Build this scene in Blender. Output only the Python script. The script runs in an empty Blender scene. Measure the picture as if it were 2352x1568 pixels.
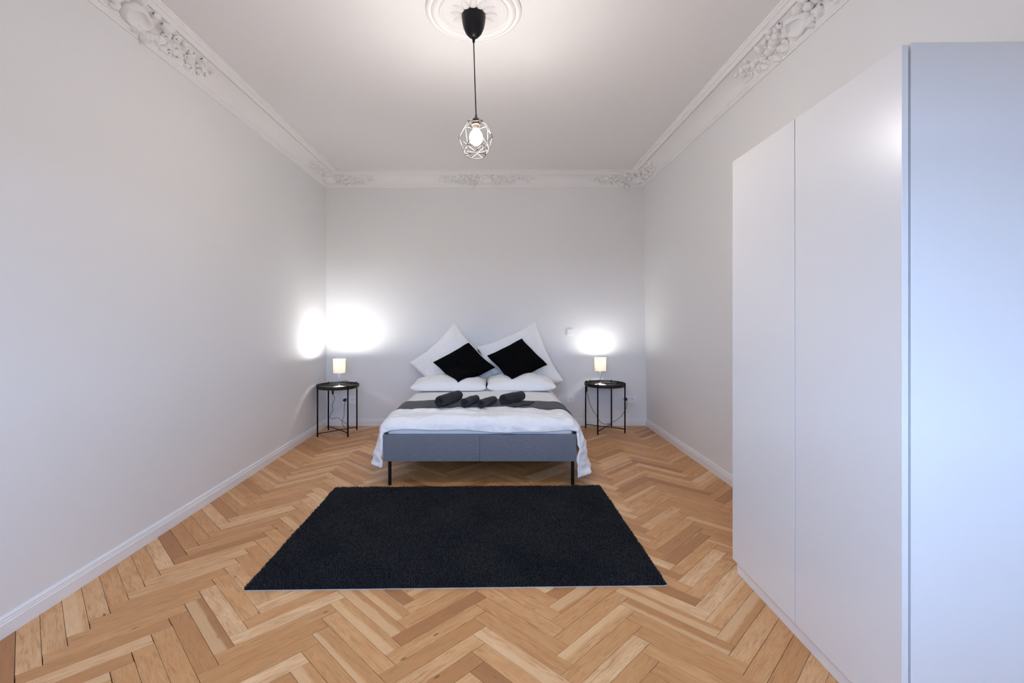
import bpy, bmesh, math, random
import numpy as np
from mathutils import Vector, Matrix, noise
from mathutils.bvhtree import BVHTree

# ------------------------------------------------------------------ camera, world, exposure
scene = bpy.context.scene
COL = scene.collection
F_PX, VPX, VPY, HC = 1085.0, 1141.0, 735.0, 1.23      # focal length / vanishing point (photo pixels), eye height
cam_d = bpy.data.cameras.new('camera')
cam_d.sensor_width = 36.0
cam_d.lens = F_PX / 2352 * 36.0
cam_d.shift_x = (1176 - VPX) / 2352
cam_d.shift_y = -(784 - VPY) / 2352
cam_d.clip_start = 0.02
cam = bpy.data.objects.new('camera', cam_d)
COL.objects.link(cam)
cam.location = (0, 0, HC)
cam.rotation_euler = (math.pi / 2, 0, 0)
scene.camera = cam

SKY = (0.44, 0.635, 1.0)
SKY_STRENGTH = 17.0
BULB = 585.0           # ceiling bulb radiance
LAMP_L, LAMP_R = 1350.0, 430.0     # table lamp bulb radiances
world = bpy.data.worlds.new('sky')
scene.world = world
world.use_nodes = True
wn, wl = world.node_tree.nodes, world.node_tree.links
wn.clear()
w_out = wn.new('ShaderNodeOutputWorld'); w_bg = wn.new('ShaderNodeBackground')
w_tc = wn.new('ShaderNodeTexCoord'); w_sep = wn.new('ShaderNodeSeparateXYZ'); w_rmp = wn.new('ShaderNodeValToRGB')
wl.new(w_tc.outputs['Generated'], w_sep.inputs[0]); wl.new(w_sep.outputs['Z'], w_rmp.inputs['Fac'])
w_rmp.color_ramp.elements[0].position = 0.0
w_rmp.color_ramp.elements[0].color = (0.10, 0.11, 0.13, 1)        # street and houses below the horizon
w_rmp.color_ramp.elements[1].position = 0.015
w_rmp.color_ramp.elements[1].color = (*SKY, 1)
w_bg.inputs['Strength'].default_value = SKY_STRENGTH
wl.new(w_rmp.outputs['Color'], w_bg.inputs['Color']); wl.new(w_bg.outputs[0], w_out.inputs['Surface'])

scene.view_settings.view_transform = 'Standard'
scene.view_settings.look = 'None'
scene.view_settings.gamma = 1.0
scene.view_settings.use_curve_mapping = False
scene.view_settings.exposure = 0.0
scene.cycles.use_denoising = True
scene.cycles.sample_clamp_indirect = 8.0
scene.cycles.caustics_reflective = False
scene.cycles.caustics_refractive = False
scene.cycles.max_bounces = 9
scene.cycles.diffuse_bounces = 7
scene.cycles.glossy_bounces = 3
scene.cycles.adaptive_threshold = 0.06

WINDOWS = [(-1.62, -0.25, 0.88, 2.12), (-0.10, 1.12, 0.88, 2.12)]      # x0, x1, z0, z1 in the rear wall
YREAR, YBACK, H = -0.32, 5.515, 2.925
for side, (x0, x1, z0, z1) in zip(('left', 'right'), WINDOWS):       # sky portals in the window openings behind the camera
    ld = bpy.data.lights.new('window_%s_offscreen' % side, 'AREA'); ld.shape = 'RECTANGLE'
    ld.size = x1 - x0; ld.size_y = z1 - z0; ld.cycles.is_portal = True
    lo = bpy.data.objects.new('window_%s_offscreen' % side, ld); COL.objects.link(lo)
    lo.location = ((x0 + x1) / 2, YREAR - 0.10, (z0 + z1) / 2)
    lo.rotation_euler = (math.pi / 2, 0, 0)

# ------------------------------------------------------------------ helpers
rnd = random.Random(7)

def at(px, py, Y):
    return Vector(((px - VPX) * Y / F_PX, Y, HC - (py - VPY) * Y / F_PX))

def lerp(a, b, t):
    return a + (b - a) * t

def sstep(a, b, x):
    t = min(1, max(0, (x - a) / (b - a)))
    return t * t * (3 - 2 * t)

def XL(y, z):          # left wall plane (slightly out of true, as in the photograph)
    t = (y - 1.8) / 3.7
    return lerp(lerp(-1.921, -1.988, t), lerp(-1.980, -1.994, t), z / 2.776)

def XR(y, z):
    return lerp(1.751, 1.708, z / 2.776)

MATS = {}
def new_mat(name):
    m = bpy.data.materials.new(name); m.use_nodes = True
    b = m.node_tree.nodes['Principled BSDF']
    MATS[name] = m
    return m, m.node_tree.nodes, m.node_tree.links, b

def mat(name, col, rough=0.5, metal=0.0, bump=None, var=0.0, sheen=0.0, spec=None, coat=0.0, scale=(1, 1, 1)):
    """Principled material; bump=(noise scale, strength, distance); var = colour noise amount."""
    m, n, l, b = new_mat(name)
    b.inputs['Base Color'].default_value = (*col, 1)
    b.inputs['Roughness'].default_value = rough
    b.inputs['Metallic'].default_value = metal
    b.inputs['Sheen Weight'].default_value = sheen
    b.inputs['Coat Weight'].default_value = coat
    if spec is not None: b.inputs['Specular IOR Level'].default_value = spec
    if bump or var:
        tc = n.new('ShaderNodeTexCoord'); mp = n.new('ShaderNodeMapping')
        mp.inputs['Scale'].default_value = scale
        l.new(tc.outputs['Object'], mp.inputs['Vector'])
        nz = n.new('ShaderNodeTexNoise'); nz.inputs['Scale'].default_value = bump[0] if bump else 20
        nz.inputs['Detail'].default_value = 4
        l.new(mp.outputs[0], nz.inputs['Vector'])
        if bump:
            bp = n.new('ShaderNodeBump'); bp.inputs['Strength'].default_value = bump[1]; bp.inputs['Distance'].default_value = bump[2]
            l.new(nz.outputs['Fac'], bp.inputs['Height']); l.new(bp.outputs[0], b.inputs['Normal'])
        if var:
            mx = n.new('ShaderNodeMix'); mx.data_type = 'RGBA'
            mx.inputs['A'].default_value = (*[c * (1 - var) for c in col], 1)
            mx.inputs['B'].default_value = (*[min(1, c * (1 + var)) for c in col], 1)
            l.new(nz.outputs['Fac'], mx.inputs['Factor']); l.new(mx.outputs['Result'], b.inputs['Base Color'])
    return m

def emit_mat(name, col, strength):
    m, n, l, b = new_mat(name)
    n.remove(b)
    e = n.new('ShaderNodeEmission'); e.inputs['Color'].default_value = (*col, 1); e.inputs['Strength'].default_value = strength
    l.new(e.outputs[0], n['Material Output'].inputs['Surface'])
    return m

def obj(name, me, m=None, parent=None, smooth=False):
    o = bpy.data.objects.new(name, me)
    COL.objects.link(o)
    if m is not None and not me.materials: me.materials.append(m)
    if smooth: me.shade_smooth()
    o.parent = parent
    return o

def mesh(name, verts, faces, m=None, parent=None, smooth=False, recalc=False):
    me = bpy.data.meshes.new(name)
    me.from_pydata([tuple(v) for v in verts], [], faces)
    if recalc:
        bm = bmesh.new(); bm.from_mesh(me); bmesh.ops.recalc_face_normals(bm, faces=bm.faces); bm.to_mesh(me); bm.free()
    me.update()
    return obj(name, me, m, parent, smooth)

def empty(name, loc=(0, 0, 0), rz=0.0):
    o = bpy.data.objects.new(name, None); COL.objects.link(o)
    o.location = loc; o.rotation_euler = (0, 0, rz); o.empty_display_size = 0.05
    return o

def tag(o, label, cat, group=None):
    o['label'] = label; o['category'] = cat
    if group: o['group'] = group
    return o

def struct(o):
    o['kind'] = 'structure'
    return o

class MB:
    """collects simple shapes, then builds one mesh"""
    def __init__(s): s.v = []; s.f = []
    def add(s, v, f):
        k = len(s.v); s.v += [tuple(p) for p in v]; s.f += [tuple(i + k for i in q) for q in f]; return s
    def box(s, x0, x1, y0, y1, z0, z1):
        v = [(x0, y0, z0), (x1, y0, z0), (x1, y1, z0), (x0, y1, z0), (x0, y0, z1), (x1, y0, z1), (x1, y1, z1), (x0, y1, z1)]
        return s.add(v, [(0, 3, 2, 1), (4, 5, 6, 7), (0, 1, 5, 4), (1, 2, 6, 5), (2, 3, 7, 6), (3, 0, 4, 7)])
    def tube(s, pts, r, n=8, cap=True, closed=False):
        pts = [Vector(p) for p in pts]; N = len(pts); v = []; f = []
        up = None
        for i, p in enumerate(pts):
            a = pts[(i - 1) % N] if (closed or i > 0) else p
            b = pts[(i + 1) % N] if (closed or i < N - 1) else p
            t = (b - a).normalized()
            if up is None:
                up = t.cross(Vector((0, 0, 1)))
                if up.length < 0.05: up = t.cross(Vector((1, 0, 0)))
            up = (up - t * up.dot(t)).normalized()
            w = t.cross(up)
            rr = r[i] if isinstance(r, (list, tuple)) else r
            v += [p + (up * math.cos(2 * math.pi * k / n) + w * math.sin(2 * math.pi * k / n)) * rr for k in range(n)]
        for i in range(N if closed else N - 1):
            j = (i + 1) % N
            f += [(i * n + k, i * n + (k + 1) % n, j * n + (k + 1) % n, j * n + k) for k in range(n)]
        if cap and not closed:
            f += [tuple(range(n - 1, -1, -1)), tuple((N - 1) * n + k for k in range(n))]
        return s.add(v, f)
    def lathe(s, prof, n=32, c=(0, 0, 0), closed=False):
        v = []; f = []; N = len(prof)
        for (r, z) in prof:
            v += [(c[0] + r * math.cos(2 * math.pi * k / n), c[1] + r * math.sin(2 * math.pi * k / n), c[2] + z) for k in range(n)]
        for i in range(N if closed else N - 1):
            j = (i + 1) % N
            f += [(i * n + k, i * n + (k + 1) % n, j * n + (k + 1) % n, j * n + k) for k in range(n)]
        if not closed:
            if prof[0][0] > 1e-5: f.append(tuple(range(n - 1, -1, -1)))
            if prof[-1][0] > 1e-5: f.append(tuple((N - 1) * n + k for k in range(n)))
        return s.add(v, f)
    def build(s, name, m, parent=None, smooth=False, bevel=0.0, seg=2, angle=40):
        o = mesh(name, s.v, s.f, m, parent, smooth, recalc=True)
        if bevel:
            md = o.modifiers.new('bevel', 'BEVEL'); md.width = bevel; md.segments = seg; md.limit_method = 'ANGLE'
            md.angle_limit = math.radians(angle)
        return o

def smooth_angle(o, deg=35):
    me = o.data
    me.shade_smooth()
    me.set_sharp_from_angle(angle=math.radians(deg))
    return o

def spline(pts, n=10):
    """Catmull-Rom through the points"""
    P = [Vector(p) for p in pts]; P = [2 * P[0] - P[1]] + P + [2 * P[-1] - P[-2]]
    out = []
    for i in range(1, len(P) - 2):
        a, b, c, d = P[i - 1:i + 3]
        for k in range(n):
            t = k / n
            out.append(0.5 * ((2 * b) + (c - a) * t + (2 * a - 5 * b + 4 * c - d) * t * t + (3 * b - a - 3 * c + d) * t ** 3))
    out.append(P[-2])
    return out

# ------------------------------------------------------------------ materials
M_wall = mat('wall_paint', (0.79, 0.785, 0.785), 0.65, bump=(60, 0.05, 0.002))
M_ceil = mat('ceiling_paint', (0.775, 0.765, 0.76), 0.75, bump=(50, 0.04, 0.002))
M_plaster = mat('plaster', (0.82, 0.81, 0.805), 0.6, bump=(90, 0.06, 0.001))
M_trimw = mat('trim_white', (0.82, 0.815, 0.815), 0.35)
M_winframe = mat('window_frame_white', (0.8, 0.8, 0.8), 0.4)
M_sub = mat('subfloor_dark', (0.03, 0.02, 0.015), 0.9)
M_ward = mat('wardrobe_white', (0.80, 0.80, 0.81), 0.29, spec=0.55, bump=(300, 0.02, 0.0003))
M_black = mat('black_metal', (0.003, 0.003, 0.0035), 0.5, spec=0.2)
M_tray = mat('black_tray', (0.010, 0.009, 0.008), 0.42, spec=0.4)
M_cable = mat('black_cable', (0.012, 0.012, 0.013), 0.5)
M_cup = mat('black_plastic', (0.004, 0.004, 0.006), 0.42, spec=0.25)
M_cage = mat('cage_wire', (0.05, 0.042, 0.036), 0.4, metal=0.3)
M_chrome = mat('nickel', (0.75, 0.73, 0.70), 0.22, metal=1.0)
M_socket = mat('socket_brown', (0.12, 0.09, 0.07), 0.4, metal=0.5)
M_lampbase = mat('lamp_base_nickel', (0.74, 0.72, 0.68), 0.38, metal=0.55)
M_plastic = mat('white_plastic', (0.90, 0.90, 0.895), 0.3)
M_hole = mat('dark_hole', (0.02, 0.02, 0.02), 0.6)
M_cloth = mat('white_cotton', (0.88, 0.88, 0.885), 0.85, bump=(50, 0.6, 0.008), sheen=0.1)
M_pillow = mat('pillow_cotton', (0.90, 0.895, 0.89), 0.85, bump=(36, 0.5, 0.008), sheen=0.1)
M_sheet = mat('sheet', (0.80, 0.80, 0.805), 0.85, bump=(60, 0.2, 0.003))
M_blackfab = mat('black_velvet', (0.0022, 0.0022, 0.003), 0.9, bump=(120, 0.25, 0.002), spec=0.06)
M_runner = mat('runner_grey', (0.072, 0.069, 0.072), 0.85, bump=(400, 0.3, 0.001), var=0.15, sheen=0.1, spec=0.2)
M_towel = mat('towel_dark', (0.028, 0.027, 0.032), 0.9, bump=(350, 0.7, 0.002), var=0.35, sheen=0.1, spec=0.15)
M_bedfab = mat('bed_fabric', (0.172, 0.178, 0.205), 0.85, bump=(130, 0.5, 0.002), var=0.42, sheen=0.1, spec=0.2, scale=(0.14, 1, 2.2))
M_rugbase = mat('rug_base', (0.006, 0.006, 0.008), 0.95, spec=0.1)
M_rugback = mat('rug_backing', (0.45, 0.45, 0.46), 0.8)
M_rug, n_, l_, b_ = new_mat('rug_pile')
b_.inputs['Roughness'].default_value = 0.55; b_.inputs['Specular IOR Level'].default_value = 0.35
_at = n_.new('ShaderNodeAttribute'); _at.attribute_name = 'tone'
_mx = n_.new('ShaderNodeMix'); _mx.data_type = 'RGBA'
_mx.inputs['A'].default_value = (0.0045, 0.0045, 0.0065, 1); _mx.inputs['B'].default_value = (0.030, 0.030, 0.037, 1)
l_.new(_at.outputs['Fac'], _mx.inputs['Factor']); l_.new(_mx.outputs['Result'], b_.inputs['Base Color'])

def shade_mat():
    m, n, l, b = new_mat('lamp_shade_cloth')
    n.remove(b)
    d = n.new('ShaderNodeBsdfDiffuse'); d.inputs['Color'].default_value = (0.82, 0.76, 0.70, 1)
    t = n.new('ShaderNodeBsdfTranslucent'); t.inputs['Color'].default_value = (0.95, 0.89, 0.83, 1)
    x = n.new('ShaderNodeMixShader'); x.inputs[0].default_value = 0.40
    l.new(d.outputs[0], x.inputs[1]); l.new(t.outputs[0], x.inputs[2]); l.new(x.outputs[0], n['Material Output'].inputs['Surface'])
    return m
M_shade = shade_mat()

def pane_mat():
    m, n, l, b = new_mat('window_glass')
    n.remove(b)
    t = n.new('ShaderNodeBsdfTransparent'); t.inputs['Color'].default_value = (0.93, 0.95, 0.96, 1)
    g = n.new('ShaderNodeBsdfGlossy'); g.inputs['Roughness'].default_value = 0.02
    x = n.new('ShaderNodeMixShader'); x.inputs[0].default_value = 0.05
    l.new(t.outputs[0], x.inputs[1]); l.new(g.outputs[0], x.inputs[2]); l.new(x.outputs[0], n['Material Output'].inputs['Surface'])
    return m
M_pane = pane_mat()

def oak_mat():
    m, n, l, b = new_mat('oak_parquet')
    at_ = n.new('ShaderNodeAttribute'); at_.attribute_name = 'plank'
    sep = n.new('ShaderNodeSeparateColor'); l.new(at_.outputs['Color'], sep.inputs[0])
    uv = n.new('ShaderNodeUVMap'); uv.uv_map = 'grain'
    sx = n.new('ShaderNodeSeparateXYZ'); l.new(uv.outputs[0], sx.inputs[0])
    off = n.new('ShaderNodeMath'); off.operation = 'MULTIPLY'; off.inputs[1].default_value = 57.0
    l.new(sep.outputs['Blue'], off.inputs[0])
    cmb = n.new('ShaderNodeCombineXYZ')
    l.new(sx.outputs['X'], cmb.inputs['X']); l.new(sx.outputs['Y'], cmb.inputs['Y']); l.new(off.outputs[0], cmb.inputs['Z'])
    def tex(scale, stretch, detail=4, dist=0.0, rough=0.5):
        mp = n.new('ShaderNodeMapping'); mp.inputs['Scale'].default_value = stretch
        l.new(cmb.outputs[0], mp.inputs['Vector'])
        t = n.new('ShaderNodeTexNoise'); t.inputs['Scale'].default_value = scale; t.inputs['Detail'].default_value = detail
        t.inputs['Distortion'].default_value = dist; t.inputs['Roughness'].default_value = rough
        l.new(mp.outputs[0], t.inputs['Vector']); return t
    def mixc(fac, a, bb, blend='MIX'):
        x = n.new('ShaderNodeMix'); x.data_type = 'RGBA'; x.blend_type = blend
        for s, v in (('Factor', fac), ('A', a), ('B', bb)):
            if isinstance(v, (tuple, float)): x.inputs[s].default_value = v
            else: l.new(v, x.inputs[s])
        return x.outputs['Result']
    def ramp(src, p0, p1):
        r = n.new('ShaderNodeMapRange'); r.inputs['From Min'].default_value = p0; r.inputs['From Max'].default_value = p1
        l.new(src, r.inputs['Value']); return r.outputs[0]
    # plank tone: dark brown oak .. honey .. pale sapwood
    rp = n.new('ShaderNodeValToRGB'); l.new(sep.outputs['Red'], rp.inputs['Fac'])
    e = rp.color_ramp.elements
    e[0].position = 0.0; e[0].color = (0.40, 0.178, 0.064, 1)
    e[1].position = 1.0; e[1].color = (0.84, 0.54, 0.285, 1)
    for p, c in ((0.25, (0.56, 0.272, 0.100, 1)), (0.75, (0.70, 0.375, 0.155, 1))):
        q = e.new(p); q.color = c
    cloud = tex(9, (0.8, 2.5, 1), 3, 0.8)
    c1 = mixc(ramp(cloud.outputs['Fac'], 0.35, 0.75), rp.outputs['Color'], (0.54, 0.225, 0.070, 1))
    c1 = mixc(0.55, rp.outputs['Color'], c1)
    # flame figure and fine grain
    fig = tex(16, (0.45, 5.0, 1), 3, 1.6)
    c2 = mixc(ramp(fig.outputs['Fac'], 0.50, 0.72), c1, mixc(0.50, c1, (0.30, 0.125, 0.04, 1)))
    fine = tex(60, (0.35, 9.0, 1), 3, 0.2)
    c3 = mixc(ramp(fine.outputs['Fac'], 0.52, 0.80), c2, mixc(0.48, c2, (0.26, 0.11, 0.036, 1)))
    # pale sapwood streak on some planks
    wob = n.new('ShaderNodeMath'); wob.operation = 'MULTIPLY_ADD'; wob.inputs[1].default_value = 0.03
    l.new(cloud.outputs['Fac'], wob.inputs[0]); l.new(sx.outputs['Y'], wob.inputs[2])
    gsub = n.new('ShaderNodeMath'); gsub.operation = 'MULTIPLY_ADD'; gsub.inputs[1].default_value = 0.25; gsub.inputs[2].default_value = -0.030
    l.new(sep.outputs['Green'], gsub.inputs[0])
    gt = n.new('ShaderNodeMath'); gt.operation = 'SUBTRACT'; l.new(wob.outputs[0], gt.inputs[0]); l.new(gsub.outputs[0], gt.inputs[1])
    c4 = mixc(ramp(gt.outputs[0], 0.018, 0.030), c3, mixc(0.50, c3, (0.84, 0.56, 0.30, 1)))
    # knots
    vm = n.new('ShaderNodeMapping'); vm.inputs['Scale'].default_value = (4.2, 11.0, 1); l.new(cmb.outputs[0], vm.inputs['Vector'])
    vor = n.new('ShaderNodeTexVoronoi'); vor.inputs['Scale'].default_value = 1.0; l.new(vm.outputs[0], vor.inputs['Vector'])
    kn = ramp(vor.outputs['Distance'], 0.075, 0.035)
    kn_m = n.new('ShaderNodeMath'); kn_m.operation = 'MULTIPLY'; kn_m.inputs[1].default_value = 0.75; l.new(kn, kn_m.inputs[0])
    c5 = mixc(kn_m.outputs[0], c4, (0.10, 0.045, 0.02, 1))
    l.new(c5, b.inputs['Base Color'])
    b.inputs['Specular IOR Level'].default_value = 0.38
    rr = n.new('ShaderNodeMapRange'); rr.inputs['To Min'].default_value = 0.30; rr.inputs['To Max'].default_value = 0.46
    l.new(cloud.outputs['Fac'], rr.inputs['Value']); l.new(rr.outputs[0], b.inputs['Roughness'])
    bp = n.new('ShaderNodeBump'); bp.inputs['Strength'].default_value = 0.12; bp.inputs['Distance'].default_value = 0.001
    l.new(fine.outputs['Fac'], bp.inputs['Height']); l.new(bp.outputs[0], b.inputs['Normal'])
    return m
M_oak = oak_mat()

# ------------------------------------------------------------------ room shell
def wall_slab(name, fx, sign):
    """side wall as a slab 0.14 thick with a gridded inner face"""
    ys = np.linspace(YREAR - 0.2, YBACK + 0.14, 9); zs = np.linspace(-0.05, H + 0.1, 7)
    v = []; f = []
    nz = len(zs)
    for off in (0.0, 0.14):
        for y in ys:
            for z in zs: v.append((fx(y, z) + sign * off, y, z))
    n1 = len(ys) * nz
    for b0 in (0, n1):
        for i in range(len(ys) - 1):
            for j in range(nz - 1):
                a = b0 + i * nz + j; f.append((a, a + 1, a + nz + 1, a + nz))
    ny = len(ys)
    for i in range(ny - 1):
        for j in (0, nz - 1):
            a = i * nz + j; f.append((a, a + nz, a + nz + n1, a + n1))
    for j in range(nz - 1):
        for i in (0, ny - 1):
            a = i * nz + j; f.append((a, a + 1, a + 1 + n1, a + n1))
    return struct(mesh(name, v, f, M_wall, None, True, recalc=True))
wl_ = wall_slab('wall_left', XL, -1); smooth_angle(wl_, 30)
wr_ = wall_slab('wall_right', XR, 1); smooth_angle(wr_, 30)
struct(MB().box(-2.05, 1.85, YBACK, YBACK + 0.14, -0.05, H + 0.1).build('wall_back', M_wall))
struct(MB().box(-2.2, 1.95, YREAR - 0.2, YBACK + 0.14, H, H + 0.14).build('ceiling', M_ceil))
rw = MB()
xs = [-2.1, WINDOWS[0][0], WINDOWS[0][1], WINDOWS[1][0], WINDOWS[1][1], 1.9]
y0, y1 = YREAR - 0.2, YREAR
for a, b in ((0, 1), (2, 3), (4, 5)): rw.box(xs[a], xs[b], y0, y1, -0.05, H + 0.1)
for (x0, x1, z0, z1) in WINDOWS:
    rw.box(x0, x1, y0, y1, -0.05, z0); rw.box(x0, x1, y0, y1, z1, H + 0.1)
struct(rw.build('wall_rear', M_wall))
for k, (x0, x1, z0, z1) in enumerate(WINDOWS):
    w = empty('window_%d' % (k + 1), ((x0 + x1) / 2, YREAR, z0)); struct(w)
    hw, hh = (x1 - x0) / 2, z1 - z0
    fr = MB()
    for a, b in ((-hw, -hw + .06), (hw - .06, hw), (-.045, .045)): fr.box(a, b, -.16, -.10, 0, hh)
    fr.box(-hw, hw, -.16, -.10, 0, .07); fr.box(-hw, hw, -.16, -.10, hh - .07, hh); fr.box(-hw, hw, -.16, -.10, hh * .68, hh * .68 + .06)
    fr.build('window_frame', M_winframe, w)
    for sx in (-1, 1):
        for (za, zb) in ((.06, hh * .68 + .01), (hh * .68 + .05, hh - .06)):
            MB().box(min(sx * .04, sx * (hw - .05)), max(sx * .04, sx * (hw - .05)), -.134, -.130, za, zb).build('pane', M_pane, w)
    MB().box(-hw - .05, hw + .05, -.10, .06, -.03, 0.0).build('window_sill', M_trimw, w, bevel=.004)

# baseboards
BBP = [(0, 0), (.016, 0), (.016, .052), (.0125, .055), (.0125, .062), (.0105, .064), (.0105, .071), (.004, .080), (0, .080)]
def extrude_profile(name, prof, ends, m, smooth=False):
    """ends: two functions mapping (p, z) -> point"""
    N = len(prof); v = []
    for fn in ends: v += [fn(p, z) for p, z in prof]
    f = []
    for e in range(len(ends) - 1):
        f += [(e * N + i, e * N + (i + 1) % N, (e + 1) * N + (i + 1) % N, (e + 1) * N + i) for i in range(N)]
    f += [tuple(range(N)), tuple((len(ends) - 1) * N + i for i in range(N))]
    return mesh(name, v, f, m, None, False, recalc=True)
def side_ends(fx, sign, ys, zref=None):
    out = []
    for k, y in enumerate(ys):
        last = k == len(ys) - 1
        out.append(lambda p, z, y=y, last=last: (fx(y, z if zref is None else zref) - sign * (p - (.003 if p == 0 else 0)), (y - p) if last else y, z))
    return out
ysb = list(np.linspace(YREAR, YBACK, 6))
struct(extrude_profile('baseboard_left', BBP, side_ends(XL, -1, ysb), M_trimw))
struct(extrude_profile('baseboard_right', BBP, side_ends(XR, 1, ysb), M_trimw))
struct(extrude_profile('baseboard_back', BBP, [
    lambda p, z: (XL(YBACK, 0) + p, YBACK - p + (.003 if p == 0 else 0), z),
    lambda p, z: (XR(YBACK, 0) - p, YBACK - p + (.003 if p == 0 else 0), z)], M_trimw))

# ------------------------------------------------------------------ herringbone parquet floor
floor = struct(MB().box(-2.1, 1.9, YREAR - 0.2, YBACK + 0.1, -0.10, -0.014).build('floor', M_sub))
PW, PL = 0.0698, 0.4455
FX0, FY0 = -1.62, 1.783
R2 = math.sqrt(0.5)
room_poly = [(XL(YREAR, 0) + .004, YREAR), (1.747, YREAR), (1.747, YBACK - .004), (XL(YBACK, 0) + .004, YBACK - .004)]
def clip(poly, cl):
    out = poly
    for i in range(len(cl)):
        ax, ay = cl[i]; bx, by = cl[(i + 1) % len(cl)]
        inp, out = out, []
        def side(p): return (bx - ax) * (p[1] - ay) - (by - ay) * (p[0] - ax)
        for k in range(len(inp)):
            p, q = inp[k], inp[(k + 1) % len(inp)]
            sp, sq = side(p), side(q)
            if sp >= 0: out.append(p)
            if (sp >= 0) != (sq >= 0):
                t = sp / (sp - sq); out.append((p[0] + (q[0] - p[0]) * t, p[1] + (q[1] - p[1]) * t))
        if len(out) < 3: return []
    return out
def area(p):
    return 0.5 * sum(p[i][0] * p[(i + 1) % len(p)][1] - p[(i + 1) % len(p)][0] * p[i][1] for i in range(len(p)))
def proj_area(p):
    q = []
    for x, y in p:
        y = max(y, 0.3); q.append((VPX + F_PX * x / y, -(VPY + F_PX * HC / y)))
    q = clip([(a, b) for a, b in q], [(0, -1568), (2352, -1568), (2352, 0), (0, 0)])
    return area(q) if len(q) > 2 else 0.0
planks = []
prnd = random.Random(11)
for c in range(-3, 10):
    for kind in (0, 1):
        for i in range(-70, 90):
            g = 0.0004 + prnd.random() * 0.0006
            ge = 0.0005 + prnd.random() * 0.0009
            o1, o2 = c * PL, -c * PL
            if kind == 0:
                u0, u1, v0, v1 = i * PW + o1, i * PW + o1 + PL, i * PW + o2, (i + 1) * PW + o2
                if c == 0: ge += 0.0010 * prnd.random() + .0006
                u0 += ge; u1 -= ge; v0 += g; v1 -= g
            else:
                u0, u1 = i * PW + o1 + PL, (i + 1) * PW + o1 + PL
                v0, v1 = (i + 1) * PW - PL + o2, (i + 1) * PW + o2
                u0 += g; u1 -= g; v0 += ge; v1 -= ge
            quad = [((u - v) * R2 + FX0, (u + v) * R2 + FY0) for u, v in ((u0, v0), (u1, v0), (u1, v1), (u0, v1))]
            cx, cy = sum(q[0] for q in quad) / 4, sum(q[1] for q in quad) / 4
            if not (-2.4 < cx < 2.2 and YREAR - .4 < cy < YBACK + .4): continue
            poly = clip(quad, room_poly)
            if len(poly) < 3 or area(poly) < 1e-5: continue
            d = (R2, R2) if kind == 0 else (-R2, R2)
            tone = min(1, max(0, prnd.gauss(0.50, 0.25))); 
            if prnd.random() < 0.07: tone = 0.97
            planks.append((poly, (cx, cy), d, (tone, prnd.random(), prnd.random(), 1), prnd.uniform(-.0003, .0002)))
def plank_visible(p):
    (x, y) = p[1]
    if -1.10 < x < 0.70 and 2.25 < y < 3.40: return False                 # under the rug
    if x > 0 and x / y > 1.157 / 2.32 and y > 1.2: return False            # behind the wardrobe
    if -0.78 < x < 0.53 and y > 4.2: return False
    return True
order = sorted(range(len(planks)), key=lambda k: -(proj_area(planks[k][0]) if plank_visible(planks[k]) else 0))
def plank_geo(p):
    poly, c, d, col, dz = p
    n = len(poly); e = 0.0005
    cx = sum(q[0] for q in poly) / n; cy = sum(q[1] for q in poly) / n
    top = [(q[0] + (cx - q[0]) * e / max(.01, math.hypot(cx - q[0], cy - q[1])), q[1] + (cy - q[1]) * e / max(.01, math.hypot(cx - q[0], cy - q[1])), dz) for q in poly]
    mid = [(q[0], q[1], dz - 0.0006) for q in poly]
    bot = [(q[0], q[1], -0.0145) for q in poly]
    v = top + mid + bot
    f = [tuple(range(n))]
    for r in (0, 1):
        f += [(r * n + k, (r + 1) * n + k, (r + 1) * n + (k + 1) % n, r * n + (k + 1) % n) for k in range(n)]
    uv = [((q[0] - c[0]) * d[0] + (q[1] - c[1]) * d[1], -(q[0] - c[0]) * d[1] + (q[1] - c[1]) * d[0]) for q in v]
    return v, f, uv, col
def plank_mesh(name, plist):
    V = []; Fc = []; UV = []; C = []
    for p in plist:
        v, f, uv, col = plank_geo(p); k = len(V)
        V += v; Fc += [tuple(i + k for i in q) for q in f]; UV += uv; C += [col] * len(v)
    me = bpy.data.meshes.new(name); me.from_pydata(V, [], Fc)
    ul = me.uv_layers.new(name='grain')
    li = np.empty(len(me.loops), dtype=np.int32); me.loops.foreach_get('vertex_index', li)
    ul.data.foreach_set('uv', np.array(UV, dtype=np.float32)[li].ravel())
    ca = me.color_attributes.new('plank', 'FLOAT_COLOR', 'POINT')
    ca.data.foreach_set('color', np.array(C, dtype=np.float32).ravel())
    me.update()
    return obj(name, me, M_oak, floor)
for k in order[:300]: plank_mesh('plank', [planks[k]])
rest = plank_mesh('parquet_remainder', [planks[k] for k in order[300:]]); rest['kind'] = 'stuff'

# ------------------------------------------------------------------ stucco cornice
CB = 2.776
def arc_pts():
    out = []
    for k in range(9):               # concave cove between the two bands
        a = k / 8 * math.pi / 2
        out.append((.145 - .120 * math.cos(a), 2.802 + .082 * math.sin(a)))
    return out
CP = [(0, CB), (.010, CB), (.013, CB + .004), (.013, CB + .011), (.017, CB + .013), (.021, CB + .018), (.021, CB + .024)] + arc_pts() + \
     [(.145, .893 + 2), (.150, 2.893), (.150, 2.885), (.157, 2.882), (.166, 2.886), (.172, 2.895), (.176, 2.897), (.190, 2.899), (.192, 2.908), (.200, 2.910), (.200, H + .004), (0, H + .004)]
ysc = list(np.linspace(YREAR, YBACK, 6))
cor_l = struct(extrude_profile('trim_1', CP, side_ends(XL, -1, ysc, CB), M_plaster))
cor_r = struct(extrude_profile('trim_2', CP, side_ends(XR, 1, ysc, CB), M_plaster))
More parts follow.
